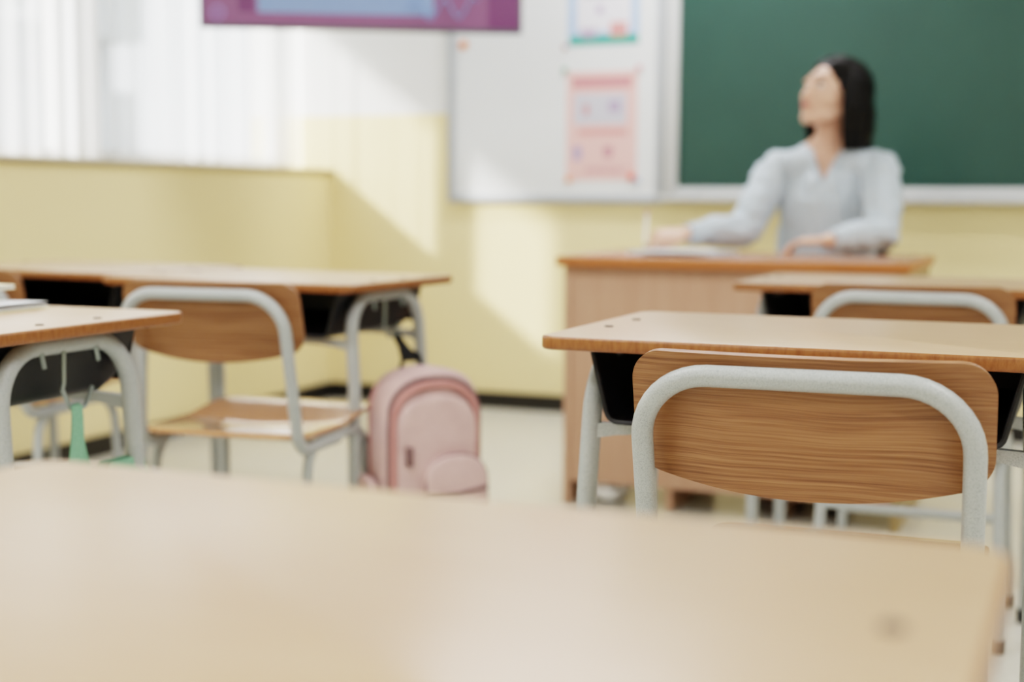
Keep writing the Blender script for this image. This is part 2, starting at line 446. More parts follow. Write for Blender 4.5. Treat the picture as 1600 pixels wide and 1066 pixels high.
# ------------------------------------------------------------ student chair (faces +y)
def make_chair():
    t = thing('student_chair', 'chair', 'chair')
    R = 0.0125; w = 0.1835; zt = 0.7333; slope = 0.24
    yb = lambda z: -0.25+(zt-z)*slope
    # back hoop: two uprights, top bar, feet bending forward under the seat
    pts = fillet([(w-0.004, 0.02, 0.408), (w-0.002, yb(0.408), 0.408), (w, yb(zt), zt), (-w, yb(zt), zt), (-w+0.002, yb(0.408), 0.408), (-w+0.004, 0.02, 0.408)],
                 [0.045, 0.078, 0.078, 0.045], 10)
    obj('back_tube', tb(pts, R, seg=18), M['tube'], t, angle=80)
    # plywood backrest
    bm = bmesh.new(); hw = 0.2015; ztop = 0.7575; rt = 0.036; rb = 0.030
    n = 72; nv = 10; P = []
    for i in range(n+1):
        a = -1+2*i/n; x = hw*math.sin(a*PI/2)
        e = abs(x)-(hw-rt); top = ztop-(rt-math.sqrt(max(0, rt*rt-e*e)) if e > 0 else 0)
        e = abs(x)-(hw-rb); bot = 0.590+0.030*(abs(x)/hw)**2+(rb-math.sqrt(max(0, rb*rb-e*e)) if e > 0 else 0)
        row = []
        for j in range(nv+1):
            z = bot+(top-bot)*j/nv
            row.append(Vector((x, yb(z)+R+0.0055+0.027*(x/hw)**2, z)))
        P.append(row)
    sheet(bm, P, 0.0095)
    obj('backrest', bm, M['ply'], t, angle=50)
    for sx in (-1, 1):
        bm = bmesh.new()
        bmesh.ops.create_cone(bm, segments=14, radius1=0.007, radius2=0.005, depth=0.004, cap_ends=True,
            matrix=Matrix.Translation((sx*0.178, yb(0.66)+R+0.036, 0.66)) @ Matrix.Rotation(-PI/2, 4, 'X'))
        obj('rivet', bm, M['steel'], t)
    # seat: shaped ply, dished, waterfall front
    bm = bmesh.new(); P = []; n = 40; m = 30; y0, y1 = -0.190, 0.250; rr = 0.055
    for i in range(n+1):
        x = 0.189*math.sin((-1+2*i/n)*PI/2); row = []
        e = abs(x)-(0.189-rr); c = rr-math.sqrt(max(0, rr*rr-e*e)) if e > 0 else 0
        ya, yc = y0+c+0.006*(1-(x/0.189)**2)*-1, y1-c
        for j in range(m+1):
            y = ya+(yc-ya)*j/m
            z = 0.437-0.010*(1-(x/0.189)**2)*math.exp(-((y+0.03)/0.13)**2)
            if y > 0.02: z += 0.017*min(1, (y-0.02)/0.14)
            if y > 0.19: z -= 1.4*(y-0.19)**2
            if y < -0.13: z += 1.2*(y+0.13)**2
            row.append(Vector((x, y, z)))
        P.append(row)
    sheet(bm, P, 0.010)
    obj('seat', bm, M['seatply'], t, angle=50)
    for sx in (-1, 1):
        X = sx*0.178
        rear = fillet([(X, 0.03, 0.4145), (X, -0.125, 0.4145), (X+sx*0.012, -0.172, 0.012)], 0.07, 9)
        front = fillet([(X, 0.03, 0.4145), (X, 0.165, 0.4145), (X+sx*0.012, 0.195, 0.012)], 0.07, 9)
        for q in (rear, front):
            lg = obj('leg', tb([(p[0]-sx*0.0, p[1], p[2]-0.0) for p in q], 0.0118), M['tube'], t, angle=80)
            e = q[-1]; obj('rubber_foot', tb([(e[0], e[1], 0), (e[0], e[1], 0.028)], 0.0148), M['rubber'], lg)
    obj('stretcher', tb([(-0.182, -0.140, 0.275), (0.182, -0.140, 0.275)], 0.0085), M['tube'], t)
    obj('stretcher', tb([(-0.186, 0.183, 0.200), (0.186, 0.183, 0.200)], 0.0085), M['tube'], t)
    for y in (-0.07, 0.11):
        obj('seat_bracket', bx(-0.178, 0.178, y-0.012, y+0.012, 0.412, 0.4165), M['tube'], t)
    return t
chair = make_chair()
CG = 'student chairs with oak plywood backs'
place(chair, -0.306, 1.793, 2.0, 'nearest chair in sharp focus, oak back in a grey tube hoop', group=CG)
for x, y, r, l in (
    (-0.358, 3.195, 0.5, 'second chair on the right, its top rail showing behind the sharp desk'),
    (-1.700, 2.650, 5.0, 'chair with its whole seat showing, at the window side backpack desk'),
    (-2.535, 2.820, 2.0, 'chair at the far left edge, mostly hidden by the paper covered desk')):
    place(copy_tree(chair), x, y, r, l, group=CG)

# ------------------------------------------------------------ things on / hanging from the student desks
def page_stack(bm, w, d, z0, n, lift=0.0):
    for k in range(n):
        bm2 = rounded_rect(w-0.0008*k, d-0.0008*k, 0.004, 3)
        plate(bm, bm2, z0+k*0.0016, z0+k*0.0016+0.0014, 0.0003, 0.0003)
nb = thing('open_notebook', 'open pale notebook lying on the left edge desk', 'notebook', (-1.803, 1.792, DZ), math.radians(4))
def leaf(sx, thick, z0, lift):
    bm = bmesh.new(); P = []
    for i in range(13):
        x = sx*0.165*i/12; s_ = i/12
        z = z0+0.005*math.sin(min(1, s_*2.2)*PI*0.9)*math.exp(-s_*1.2)+lift*s_**2
        P.append([Vector((x, y, z)) for y in (-0.115, -0.05, 0.0, 0.05, 0.115)])
    sheet(bm, P, thick); return bm
obj('cover', bx(-0.17, 0.17, -0.12, 0.12, 0.0002, 0.0016), M['cream'], nb, smooth=False)
obj('page_block', leaf(1, 0.003, 0.0045, 0.0), M['paper'], nb)
obj('page_block', leaf(-1, 0.003, 0.0045, 0.0), M['paper'], nb)
obj('turned_page', leaf(1, 0.0008, 0.0095, 0.002), M['paper'], nb)
# stack of books just out of frame, its top notebook overhanging into view
for k, (w, d, h, c, r, dx, lab) in enumerate((
    (0.17, 0.22, 0.009, 'bluebook', 3, 0, 'blue grey book at the bottom of the stack on the left desk'),
    (0.165, 0.215, 0.008, 'cream', -2, 0.0, 'cream book in the middle of the stack on the left desk'),)):
    zb = DZ+(0.0128 if k == 0 else 0.0220)
    b_ = thing('book', lab, 'book', (-1.945+dx, 1.81, zb), math.radians(r), group='books stacked on the left desk')
    obj('cover', plate(bmesh.new(), rounded_rect(w, d, 0.004, 3), 0.0, 0.002, 0.0005, 0.0005), M[c], b_)
    obj('page_block', bx(-w/2+0.002, w/2-0.003, -d/2+0.003, d/2-0.003, 0.002, h-0.002), M['paper'], b_, smooth=False)
    obj('cover', plate(bmesh.new(), rounded_rect(w, d, 0.004, 3), h-0.002, h, 0.0005, 0.0005), M[c], b_)
b_ = thing('notebook', 'pale yellow notebook jutting out on top of the stack at the left edge', 'notebook', (-1.870, 1.805, DZ+0.0302), math.radians(-3), group='books stacked on the left desk')
obj('cover', plate(bmesh.new(), rounded_rect(0.30, 0.25, 0.006, 3), 0.0, 0.0014, 0.0004, 0.0004), M['cream'], b_)
obj('page_block', bx(-0.148, 0.147, -0.122, 0.122, 0.0014, 0.0066), M['paper'], b_, smooth=False)
obj('cover', plate(bmesh.new(), rounded_rect(0.30, 0.25, 0.006, 3), 0.0066, 0.008, 0.0004, 0.0004), M['cream'], b_)

# mint tote hanging from the hook of the left desk
tx, ty = -1.743+0.303, 1.734
t = thing('tote_bag', 'mint green cloth bag hanging by its strap from the left desk hook', 'bag', (tx, ty, 0.246))
for k, (a, b_, sp) in enumerate(((-0.006, -0.030, 1), (0.010, 0.052, -1))):
    P = []
    for i in range(15):
        s_ = i/14; yc = a+(b_-a)*s_**1.6; hwid = 0.010+0.008*s_
        z = 0.366-0.165*s_
        P.append([Vector((0.006*sp+0.012*sp*s_*(1-s_)+0.003*sp*j, yc+(j-0.5)*2*hwid, z)) for j in (0, 0.5, 1)])
    obj('strap', sheet(bmesh.new(), P, 0.0025), M['green'], t)
bm = bmesh.new(); P = []
n = 40; rows = 16
rings = []
for j in range(rows+1):
    s_ = j/rows
    ring = []
    for i in range(n):
        a = 2*PI*i/n; wv = 0.135+0.02*math.sin(s_*PI)
        y = 0.030+wv*math.copysign(abs(math.cos(a))**0.7, math.cos(a))
        x = (0.012+0.035*math.sin(PI*min(1, s_*1.08))**0.6)*math.sin(a)
        ztop = 0.266-1.6*max(0, abs(y-0.105)-0.045)**1.35-0.05*max(0, 0.04-y)
        if y < 0.06: ztop = min(ztop, 0.225+0.03*y)
        z = s_*ztop
        x += 0.006*noise.noise(Vector((y*18, z*14, 1.0)))
        ring.append(bm.verts.new((x, y, z)))
    rings.append(ring)
for A, B in zip(rings, rings[1:]):
    for i in range(n): bm.faces.new((A[i], A[(i+1) % n], B[(i+1) % n], B[i]))
bm.faces.new(rings[0][::-1]); bm.faces.new(rings[-1])
obj('bag_body', bm, M['green'], t, angle=70)

# pink backpack on the window desk hook
def arch(w, h, top=0.5, n=16, foot=0.03):
    """outline in (x,z): flat foot with rounded corners, round arched head"""
    o = []
    for k in range(5): a = -PI/2+PI/2*k/4; o.append((w/2-foot+foot*math.cos(a), foot+foot*math.sin(a)))
    ht = h-top*w/2*1.0
    for k in range(n+1):
        a = PI*k/n; o.append((w/2*math.copysign(abs(math.cos(a))**0.85, math.cos(a)), ht+top*w/2*math.sin(a)**0.85))
    for k in range(5): a = PI+PI/2*k/4; o.append((-w/2+foot+foot*math.cos(a), foot+foot*math.sin(a)))
    return o
def puff(bm, outline, y0, y1, bulge, cx=0, cz=0, shrink=0.82, n=6, wob=0.0):
    """soft box: outline extruded from y0 (back) to y1 (front), domed front"""
    mx_ = sum(p[0] for p in outline)/len(outline); mz = sum(p[1] for p in outline)/len(outline)
    R = []
    def ring(s, y):
        r = []
        for (x, z) in outline:
            X_, Z_ = mx_+(x-mx_)*s, mz+(z-mz)*s
            w_ = wob*noise.noise(Vector((X_*11, y*9, Z_*11+3)))
            r.append(bm.verts.new((cx+X_+w_, y+w_, cz+Z_)))
        return r
    R.append(ring(shrink, y0))
    for k in range(n+1): a = PI/2*k/n; R.append(ring(shrink+(1-shrink)*math.sin(a), y0+(y1-y0)*0.30*(1-math.cos(a))))
    for k in range(n+1): a = PI/2*k/n; R.append(ring(shrink+(1-shrink)*math.cos(a), y0+(y1-y0)*(0.70+0.30*math.sin(a))))
    for s in (0.6, 0.4, 0.2): R.append(ring(shrink*s, y1+(-bulge if y1 < y0 else bulge)*(1-s*s)))
    m = len(outline)
    for A, B in zip(R, R[1:]):
        for i in range(m): bm.faces.new((A[i], A[(i+1) % m], B[(i+1) % m], B[i]))
    bm.faces.new(R[0][::-1]); bm.faces.new(R[-1]); return bm
bp = thing('backpack', 'pale pink backpack hanging by a black strap beside the window desk', 'backpack', (-1.412, 2.890, 0.118), math.radians(50)); bp.scale = (0.93, 1, 1)
obj('main_body', puff(bmesh.new(), arch(0.262, 0.43, 0.75), 0.070, -0.055, 0.006, wob=0.011), M['pink'], bp, angle=80)
ol = arch(0.236, 0.395, 0.75)
obj('front_panel', puff(bmesh.new(), arch(0.205, 0.362, 0.80), -0.048, -0.080, 0.006, cz=0.012, wob=0.006), M['pink'], bp, angle=80)
zp = obj('zipper', tb([(x, -0.054, z+0.014) for x, z in ol[4:-4]], 0.0062, seg=8), M['pinkdark'], bp)
obj('piping', tb([(x*0.92, -0.060, z*0.955+0.018) for x, z in ol[4:-4]], 0.009, seg=8), M['pinkred'], bp)
obj('gusset_seam', tb([(x*1.10, 0.028, z*1.055+0.004) for x, z in ol[4:-4]], 0.006, seg=8), M['pinkred'], bp)
pk = obj('front_pocket', puff(bmesh.new(), arch(0.165, 0.165, 0.9, foot=0.02), -0.075, -0.112, 0.004, cx=0.036, cz=0.078, wob=0.004), M['pink'], bp, angle=80)
pol = arch(0.160, 0.16, 0.9, foot=0.02)
obj('pocket_seam', tb([(x+0.036, -0.103, z+0.081) for x, z in pol[4:-4]], 0.004, seg=8), M['pinkdark'], pk)
obj('pocket_zip', tb([(-0.042, -0.112, 0.152), (0.034, -0.120, 0.154), (0.112, -0.112, 0.164)], 0.0055, seg=8), M['pinkdark'], pk)
obj('strap_tab', bx(-0.088, -0.072, -0.094, -0.080, 0.220, 0.262, bevel=0.003), M['pinkdark'], bp)
spk = obj('side_pocket', puff(bmesh.new(), arch(0.10, 0.17, 0.4, foot=0.02), 0.0, 0.028, 0.003), M['pink'], bp, angle=80)
o = spk; o.rotation_euler = (0, 0, PI/2); o.location = (-0.140, 0.006, 0.02)
for sx in (-1, 1):
    obj('shoulder_strap', tb(fillet([(sx*0.05, 0.070, 0.395), (sx*0.062, 0.112, 0.34), (sx*0.085, 0.125, 0.16), (sx*0.12, 0.075, 0.04)], 0.06, 8), 0.019, seg=10, flat=0.35), M['pinkred'], bp)
obj('grab_handle', tb(fillet([(-0.052, 0.030, 0.414), (-0.038, 0.035, 0.458), (-0.002, 0.035, 0.458), (0.012, 0.030, 0.414)], 0.014, 5), 0.0055, seg=8), M['bagblack'], bp)
hook = Vector((-1.833+0.303*math.cos(math.radians(-4))+0.002, 2.960+0.303*math.sin(math.radians(-4))+0.038, 0.606))
inv = (Matrix.Translation(Vector(bp.location)) @ Matrix.Rotation(math.radians(50), 4, 'Z') @ Matrix.Diagonal((0.93, 1, 1, 1))).inverted()
hl = inv @ hook
P = []
for i in range(9):
    s_ = i/8; c_ = Vector((-0.020, 0.035, 0.440)).lerp(hl+Vector((0, 0, 0.004)), s_); wd = 0.022-0.013*s_
    P.append([c_+Vector((-wd, 0.004*math.sin(s_*9), 0)), c_, c_+Vector((wd, -0.004*math.sin(s_*7), 0))])
obj('hanging_strap', sheet(bmesh.new(), P, 0.003), M['bagblack'], bp)

# ------------------------------------------------------------ teacher desk
td = thing('teacher_desk', 'wide brown wooden teacher desk in front of the chalkboard', 'desk', (-1.0, 4.30, 0))
x0, x1 = -0.495, 0.505
bm = bmesh.new(); plate(bm, rounded_rect(1.03, 0.64, 0.010, 3, cx=0.003), 0.728, 0.757, 0.005, 0.004, 0, 1)
obj('desktop', bm, [M['teaktop'], M['teakedge']], td, angle=50)
obj('side_panel', bx(x0, x0+0.022, -0.28, 0.28, 0, 0.728, bevel=0.001), M['teak'], td, smooth=False)
obj('side_panel', bx(x1-0.022, x1, -0.28, 0.30, 0, 0.728, bevel=0.001), M['teakshade'], td, smooth=False)
obj('modesty_panel', bx(x0+0.022, x1-0.022, -0.276, -0.258, 0.072, 0.728), M['teak'], td, smooth=False)
for xa in (-0.175, 0.155):
    obj('divider_panel', bx(xa, xa+0.020, -0.256, 0.26, 0, 0.728), M['teak'], td, smooth=False)
for k, (za, zb) in enumerate(((0.56, 0.715), (0.34, 0.55), (0.12, 0.33))):
    dr = obj('drawer', bx(0.180, x1-0.026, -0.22, 0.270, za, zb, bevel=0.002), M['teak'], td, smooth=False)
    obj('drawer_handle', tb(fillet([(0.27, 0.27, (za+zb)/2), (0.27, 0.292, (za+zb)/2), (0.38, 0.292, (za+zb)/2), (0.38, 0.27, (za+zb)/2)], 0.008, 4), 0.004, seg=8), M['steel'], dr)

def book(x, y, z, w, d, h, rz, cover, label):
    b_ = thing('book', label, 'book', (x, y, z), math.radians(rz), group='books and papers on the teacher desk')
    obj('cover', plate(bmesh.new(), rounded_rect(w, d, 0.004, 3), 0, 0.0016, 0.0004, 0.0004), M[cover], b_)
    obj('page_block', bx(-w/2+0.003, w/2-0.003, -d/2+0.003, d/2-0.003, 0.0016, h-0.0016), M['paper'], b_, smooth=False)
    obj('cover', plate(bmesh.new(), rounded_rect(w, d, 0.004, 3), h-0.0016, h, 0.0004, 0.0004), M[cover], b_)
book(-1.205, 4.30, 0.7572, 0.29, 0.22, 0.012, -6, 'bluebook', 'blue grey workbook under the writing hand on the teacher desk')
pp = thing('paper_sheet', 'white paper sheet on the workbook under the pen', 'paper', (-1.22, 4.29, 0.7694), math.radians(8))
obj('sheet', plate(bmesh.new(), rounded_rect(0.21, 0.29, 0.002, 2), 0, 0.0006, 0.0001, 0.0001), M['paper'], pp)
wb_ = thing('white_bundle', 'small crumpled white bundle on the floor under the teacher desk', 'bag', (-1.36, 4.12, 0))
bm = bmesh.new()
for k in range(7): ell(bm, (random.uniform(-0.07, 0.07), random.uniform(-0.05, 0.05), 0.036+random.uniform(0, 0.02)), (0.05, 0.045, 0.034), sub=2)
bm = union(bm, 0.006, 4)
for v in bm.verts: v.co += v.normal*0.006*noise.noise(v.co*45); v.co.z = max(v.co.z, 0.0)
obj('wrap', bm, M['white'], wb_)
obj('knot', tb(fillet([(0.0, 0, 0.075), (0.012, 0.0, 0.095), (-0.014, 0.01, 0.105), (-0.004, 0.0, 0.08)], 0.008, 4), 0.005, seg=8), M['white'], wb_)

# ------------------------------------------------------------ whiteboard, chalkboard, posters, TV
def frame_board(name, label, cat, X0, X1, Z0, Z1, surf, fw, tray):
    t = thing(name, label, cat, ((X0+X1)/2, YF, Z0))
    w = (X1-X0)/2; h = Z1-Z0
    obj('writing_surface', bx(-w+fw*0.8, w-fw*0.8, -0.022, -0.004, fw*0.8, h-fw*0.8), surf, t, smooth=False)
    obj('back_panel', bx(-w+0.002, w-0.002, -0.004, -0.0005, 0.002, h-0.002), M['alu'], t, smooth=False)
    for (a, b_, c_, d_) in ((-w, -w+fw, 0, h), (w-fw, w, 0, h), (-w+fw, w-fw, 0, fw), (-w+fw, w-fw, h-fw, h)):
        obj('frame_bar', bx(a, b_, -0.032, -0.004, c_, d_, bevel=0.002), M['alu'] if tray else M['wbframe'], t)
    if tray: 
        bm = bmesh.new(); box(bm, -w, w, -0.095, -0.033, 0.0, 0.008, bevel=0.002); box(bm, -w, w, -0.095, -0.089, 0.008, 0.026, bevel=0.0015)
        obj('chalk_tray', bm, M['alu'], t)
    return t
frame_board('whiteboard', 'white magnetic board with posters, left of the green chalkboard', 'whiteboard', -2.685, -1.702, 0.910, 2.22, M['wb'], 0.032, False)
frame_board('chalkboard', 'green chalkboard with grey metal frame behind the seated teacher', 'chalkboard', -1.698, 2.10, 0.918, 2.22, M['cb'], 0.060, True)
M['chalky'] = mat('yellow chalk', (205, 190, 130), 0.9); M['chalkp'] = mat('pink chalk', (226, 205, 198), 0.9)
for k, (x, c_, l) in enumerate(((-1.688, 'chalky', 'stick of yellow chalk at the left end of the chalk tray'), (-1.655, 'chalkp', 'stubby pale pink chalk stick lying on the chalk tray'))):
    tag(obj('chalk_stick', tb([(x-0.012, YF-0.066-0.004*k, 0.9345), (x+0.014, YF-0.055-0.004*k, 0.9345)], 0.0075, seg=10), M[c_]), l, 'chalk', 'chalk on the tray')
er = thing('board_eraser', 'small felt eraser on the chalk tray near the board corner', 'eraser', (-1.60, YF-0.062, 0.9265))
obj('felt', bx(-0.035, 0.035, -0.018, 0.018, 0, 0.016, bevel=0.003), M['darkcloth'], er)
obj('grip', bx(-0.035, 0.035, -0.017, 0.017, 0.016, 0.032, bevel=0.004), M['alu'], er)

yp = YF-0.0225
def poster(name, label, X0, X1, Z0, Z1, col):
    t = thing(name, label, 'poster', ((X0+X1)/2, yp, Z0), group=None)
    obj('sheet', bx(-(X1-X0)/2, (X1-X0)/2, -0.001, 0, 0, Z1-Z0), col, t, smooth=False)
    return t
def strip(t, name, a, b_, c_, d_, m, lay=1):
    return obj(name, bx(a, b_, -0.001-0.0006*lay, -0.001-0.0006*(lay-1), c_, d_), m, t, smooth=False)
c = lambda n, r: M.setdefault(n, mat(n, r, 0.6))
c('p_pink', (232, 188, 184)); c('p_title', (214, 146, 144)); c('p_grey', (196, 197, 208)); c('p_lilac', (172, 156, 186)); c('p_red', (232, 96, 78))
c('p_orange', (236, 134, 62)); c('p_blue', (164, 192, 228)); c('p_teal', (56, 158, 134)); c('p_white', (224, 224, 232)); c('p_line', (194, 136, 146)); c('p_ink', (150, 146, 160))
p = poster('pink_poster', 'pink poster with a grey picture box, below the blue one on the whiteboard', -2.131, -1.816, 1.005, 1.462, M['p_pink'])
tt = strip(p, 'title_band', -0.135, 0.135, 0.385, 0.435, M['p_title'])
for i in range(9): strip(p, 'title_letter', -0.122+i*0.028, -0.104+i*0.028, 0.394, 0.427, M['p_line'], 2)
strip(p, 'picture_box', -0.125, 0.110, 0.235, 0.365, M['p_grey'])
strip(p, 'picture_figure', -0.082, -0.055, 0.275, 0.320, M['p_line'], 2); strip(p, 'picture_figure', 0.03, 0.085, 0.285, 0.335, M['p_lilac'], 2)
strip(p, 'heading_line', -0.105, 0.115, 0.190, 0.215, M['p_title'])
strip(p, 'picture_figure', -0.128, -0.088, 0.085, 0.145, M['p_lilac']); strip(p, 'picture_figure', 0.01, 0.050, 0.095, 0.145, M['p_line'])
for i in range(4): strip(p, 'text_line', -0.070, 0.115 if i % 2 else 0.09, 0.050+i*0.008-0.02, 0.053+i*0.008-0.02, M['p_line'])
p = poster('blue_poster', 'pale blue poster with a teal ground strip, high on the whiteboard', -2.128, -1.812, 1.568, 2.00, M['p_blue'])
strip(p, 'text_panel', -0.118, 0.122, 0.06, 0.40, M['p_white']); strip(p, 'ground_band', -0.150, 0.155, 0.004, 0.040, M['p_teal'])
strip(p, 'picture_figure', -0.03, 0.0, 0.130, 0.165, M['p_lilac'], 2); strip(p, 'picture_figure', 0.03, 0.105, 0.036, 0.095, M['p_title'], 2)
strip(p, 'picture_figure', -0.10, -0.03, 0.032, 0.070, M['p_lilac'], 2)
for i in range(5): strip(p, 'text_line', -0.09, 0.09, 0.20+i*0.03, 0.208+i*0.03, M['p_ink'], 2)
def magnet(x, z, m, label, r=0.014, flower=False):
    bm = bmesh.new()
    bmesh.ops.create_cone(bm, segments=20, radius1=r, radius2=r*0.75, depth=0.010, cap_ends=True, matrix=Matrix.Translation((x, yp-0.0065, z)) @ Matrix.Rotation(PI/2, 4, 'X'))
    if flower:
        for k in range(5):
            a = 2*PI*k/5
            bmesh.ops.create_cone(bm, segments=12, radius1=r*0.7, radius2=r*0.5, depth=0.007, cap_ends=True, matrix=Matrix.Translation((x+r*math.cos(a), yp-0.005, z+r*math.sin(a))) @ Matrix.Rotation(PI/2, 4, 'X'))
    return tag(obj('magnet', bm, m), label, 'magnet', 'magnets on the whiteboard')
c('m_green', (140, 182, 162)); c('m_pink', (220, 156, 166)); c('m_brown', (170, 122, 122)); c('m_blue', (170, 186, 214))
magnet(-2.140, 1.470, M['m_green'], 'pale green magnet at the top left corner of the pink poster')
magnet(-1.812, 1.470, M['m_pink'], 'pink magnet at the top right corner of the pink poster')
magnet(-2.120, 1.008, M['p_orange'], 'orange magnet at the bottom left corner of the pink poster')
magnet(-1.838, 1.020, M['p_red'], 'red magnet inside the bottom right corner of the pink poster', 0.017)
magnet(-1.812, 1.004, M['m_blue'], 'pale blue magnet at the bottom right tip of the pink poster', 0.012)
magnet(-2.140, 1.566, M['m_brown'], 'dusky pink magnet at the lower left corner of the blue poster', 0.011)
magnet(-2.612, 1.592, M['p_orange'], 'orange flower magnet alone at the left edge of the whiteboard', 0.013, True)

# wall screen hanging from the ceiling, turned towards the class
A = Vector((-3.10, 4.47, 1.548)); B = Vector((-2.065, 5.066, 1.548)); d = (B-A); wtv = d.length; ang = math.atan2(d.y, d.x)
tv = thing('television', 'flat screen with purple picture hanging at the top of the view', 'television', ((A+B)/2), ang)
w2 = wtv/2; htv = 0.70
obj('casing', bx(-w2, w2, -0.002, 0.045, 0, htv, bevel=0.004), M['tvframe'], tv)
for (a, b_, c_, d_) in ((-w2, w2, 0, 0.012), (-w2, w2, htv-0.010, htv), (-w2, -w2+0.009, 0.012, htv-0.010), (w2-0.009, w2, 0.012, htv-0.010)):
    obj('bezel', bx(a, b_, -0.008, -0.002, c_, d_), M['tvframe'], tv, smooth=False)
def emis(name, rgb, s):
    m = mat(name, rgb, 0.25); N, L, b = nodes(m)
    b.inputs['Emission Color'].default_value = (*lin(rgb), 1); b.inputs['Emission Strength'].default_value = s
    b.inputs['Base Color'].default_value = (*[v*0.4 for v in lin(rgb)], 1); return m
e_p = emis('screen purple', (136, 88, 124), 0.5); e_p2 = emis('screen plum', (116, 62, 106), 0.5); e_b = emis('screen blue', (132, 156, 198), 0.5); e_l = emis('screen lilac', (140, 120, 168), 0.75)
scr = obj('screen', bx(-w2+0.009, w2-0.009, -0.004, -0.002, 0.012, htv-0.010), e_p, tv, smooth=False)
obj('picture_panel', bx(-w2+0.21, -w2+0.86, -0.0052, -0.004, 0.058, htv-0.09), e_b, scr, smooth=False)
obj('picture_panel', bx(w2-0.13, w2-0.012, -0.0050, -0.004, 0.014, htv-0.012), e_p2, scr, smooth=False)
obj('picture_corner', bx(-w2+0.14, -w2+0.20, -0.0050, -0.004, 0.06, 0.20), e_p2, scr, smooth=False)
bm = bmesh.new()
pts = [(w2-0.43+0.26*s_, -0.0052, 0.075+0.035*math.sin(s_*15)+0.02*s_) for s_ in [i/40 for i in range(41)]]
tube(bm, pts, 0.016, seg=8, flat=0.2); 
obj('picture_swirl', bm, e_b, scr)
bm = bmesh.new(); tube(bm, [(-w2+0.065+0.022*math.cos(a), -0.005, 0.055+0.022*math.sin(a)) for a in [2*PI*i/24 for i in range(24)]], 0.004, seg=6, closed=True)
obj('picture_ring', bm, e_l, scr)
obj('mount_plate', bx(-0.2, 0.2, 0.045, 0.065, 0.2, 0.55), M['black'], tv, smooth=False)
obj('ceiling_pole', tb([(0, 0.085, 0.35), (0, 0.085, H-1.548)], 0.025), M['white'], tv)

# ------------------------------------------------------------ unseen ceiling lamps, added as fill for the room
def fill_lamp(x, y, label, power):
    t = thing('ceiling_fill_light', label, 'light', (x, y, H), group='added ceiling fill lights')
    obj('housing', bx(-0.62, 0.62, -0.16, 0.16, -0.05, 0, bevel=0.006), M['white'], t)
    dif = emis('lamp diffuser', (255, 252, 244), 2.0) if 'lamp diffuser' not in bpy.data.materials else bpy.data.materials['lamp diffuser']
    obj('diffuser', bx(-0.58, 0.58, -0.13, 0.13, -0.056, -0.05), dif, t, smooth=False)
    ld = bpy.data.lights.new('fill_light', 'AREA'); ld.shape = 'RECTANGLE'; ld.size = 1.15; ld.size_y = 0.25; ld.energy = power; ld.color = (0.97, 0.96, 1.0)
    lo = bpy.data.objects.new('fill_light', ld); link(lo, t); lo.location = (0, 0, -0.062)
    return t
LP = 30
fill_lamp(-1.5, 5.05, 'unseen ceiling fill light added nearest the screen', LP)
fill_lamp(1.2, 4.3, 'unseen ceiling fill light added nearest the chalkboard', LP*0.8)
fill_lamp(-1.8, 1.4, 'unseen ceiling fill light added above the left desks', LP)
fill_lamp(1.2, 1.4, 'unseen ceiling fill light added above the right desks', LP)
fill_lamp(-1.8, -1.3, 'unseen ceiling fill light added at the back left', LP)
fill_lamp(1.2, -1.3, 'unseen ceiling fill light added at the back right', LP)

# ------------------------------------------------------------ teacher
PX, PY = -0.85, 4.76
tc_ = thing('office_chair', 'dark swivel chair under the seated teacher', 'chair', (PX, 4.93, 0))
bm = bmesh.new(); plate(bm, rounded_rect(0.44, 0.42, 0.07), 0.405, 0.462, 0.02, 0.012)
obj('seat', bm, M['darkcloth'], tc_)
bm = bmesh.new(); P = [[Vector((x, 0.20-0.10*(x/0.2)**2*0.4, z)) for z in [0.52+0.32*j/10 for j in range(11)]] for x in [-0.15+0.30*i/12 for i in range(13)]]
obj('backrest', sheet(bm, P, 0.035), M['darkcloth'], tc_)
obj('back_bracket', tb(fillet([(0, 0.05, 0.395), (0, 0.24, 0.395), (0, 0.225, 0.62)], 0.05, 6), 0.015, flat=1), M['black'], tc_)
obj('gas_column', tb([(0, 0, 0.08), (0, 0, 0.405)], 0.025), M['black'], tc_)
for k in range(5):
    a = 2*PI*k/5+0.3; e = (0.26*math.cos(a), 0.26*math.sin(a))
    lg = obj('leg', tb([(0, 0, 0.095), (e[0], e[1], 0.068)], [0.024, 0.015]), M['black'], tc_)
    bm = bmesh.new(); bmesh.ops.create_cone(bm, segments=16, radius1=0.027, radius2=0.027, depth=0.03, cap_ends=True, matrix=Matrix.Translation((e[0], e[1], 0.027)) @ Matrix.Rotation(a, 4, 'Z') @ Matrix.Rotation(PI/2, 4, 'X'))
    obj('caster', bm, M['black'], lg)

bm = bmesh.new()
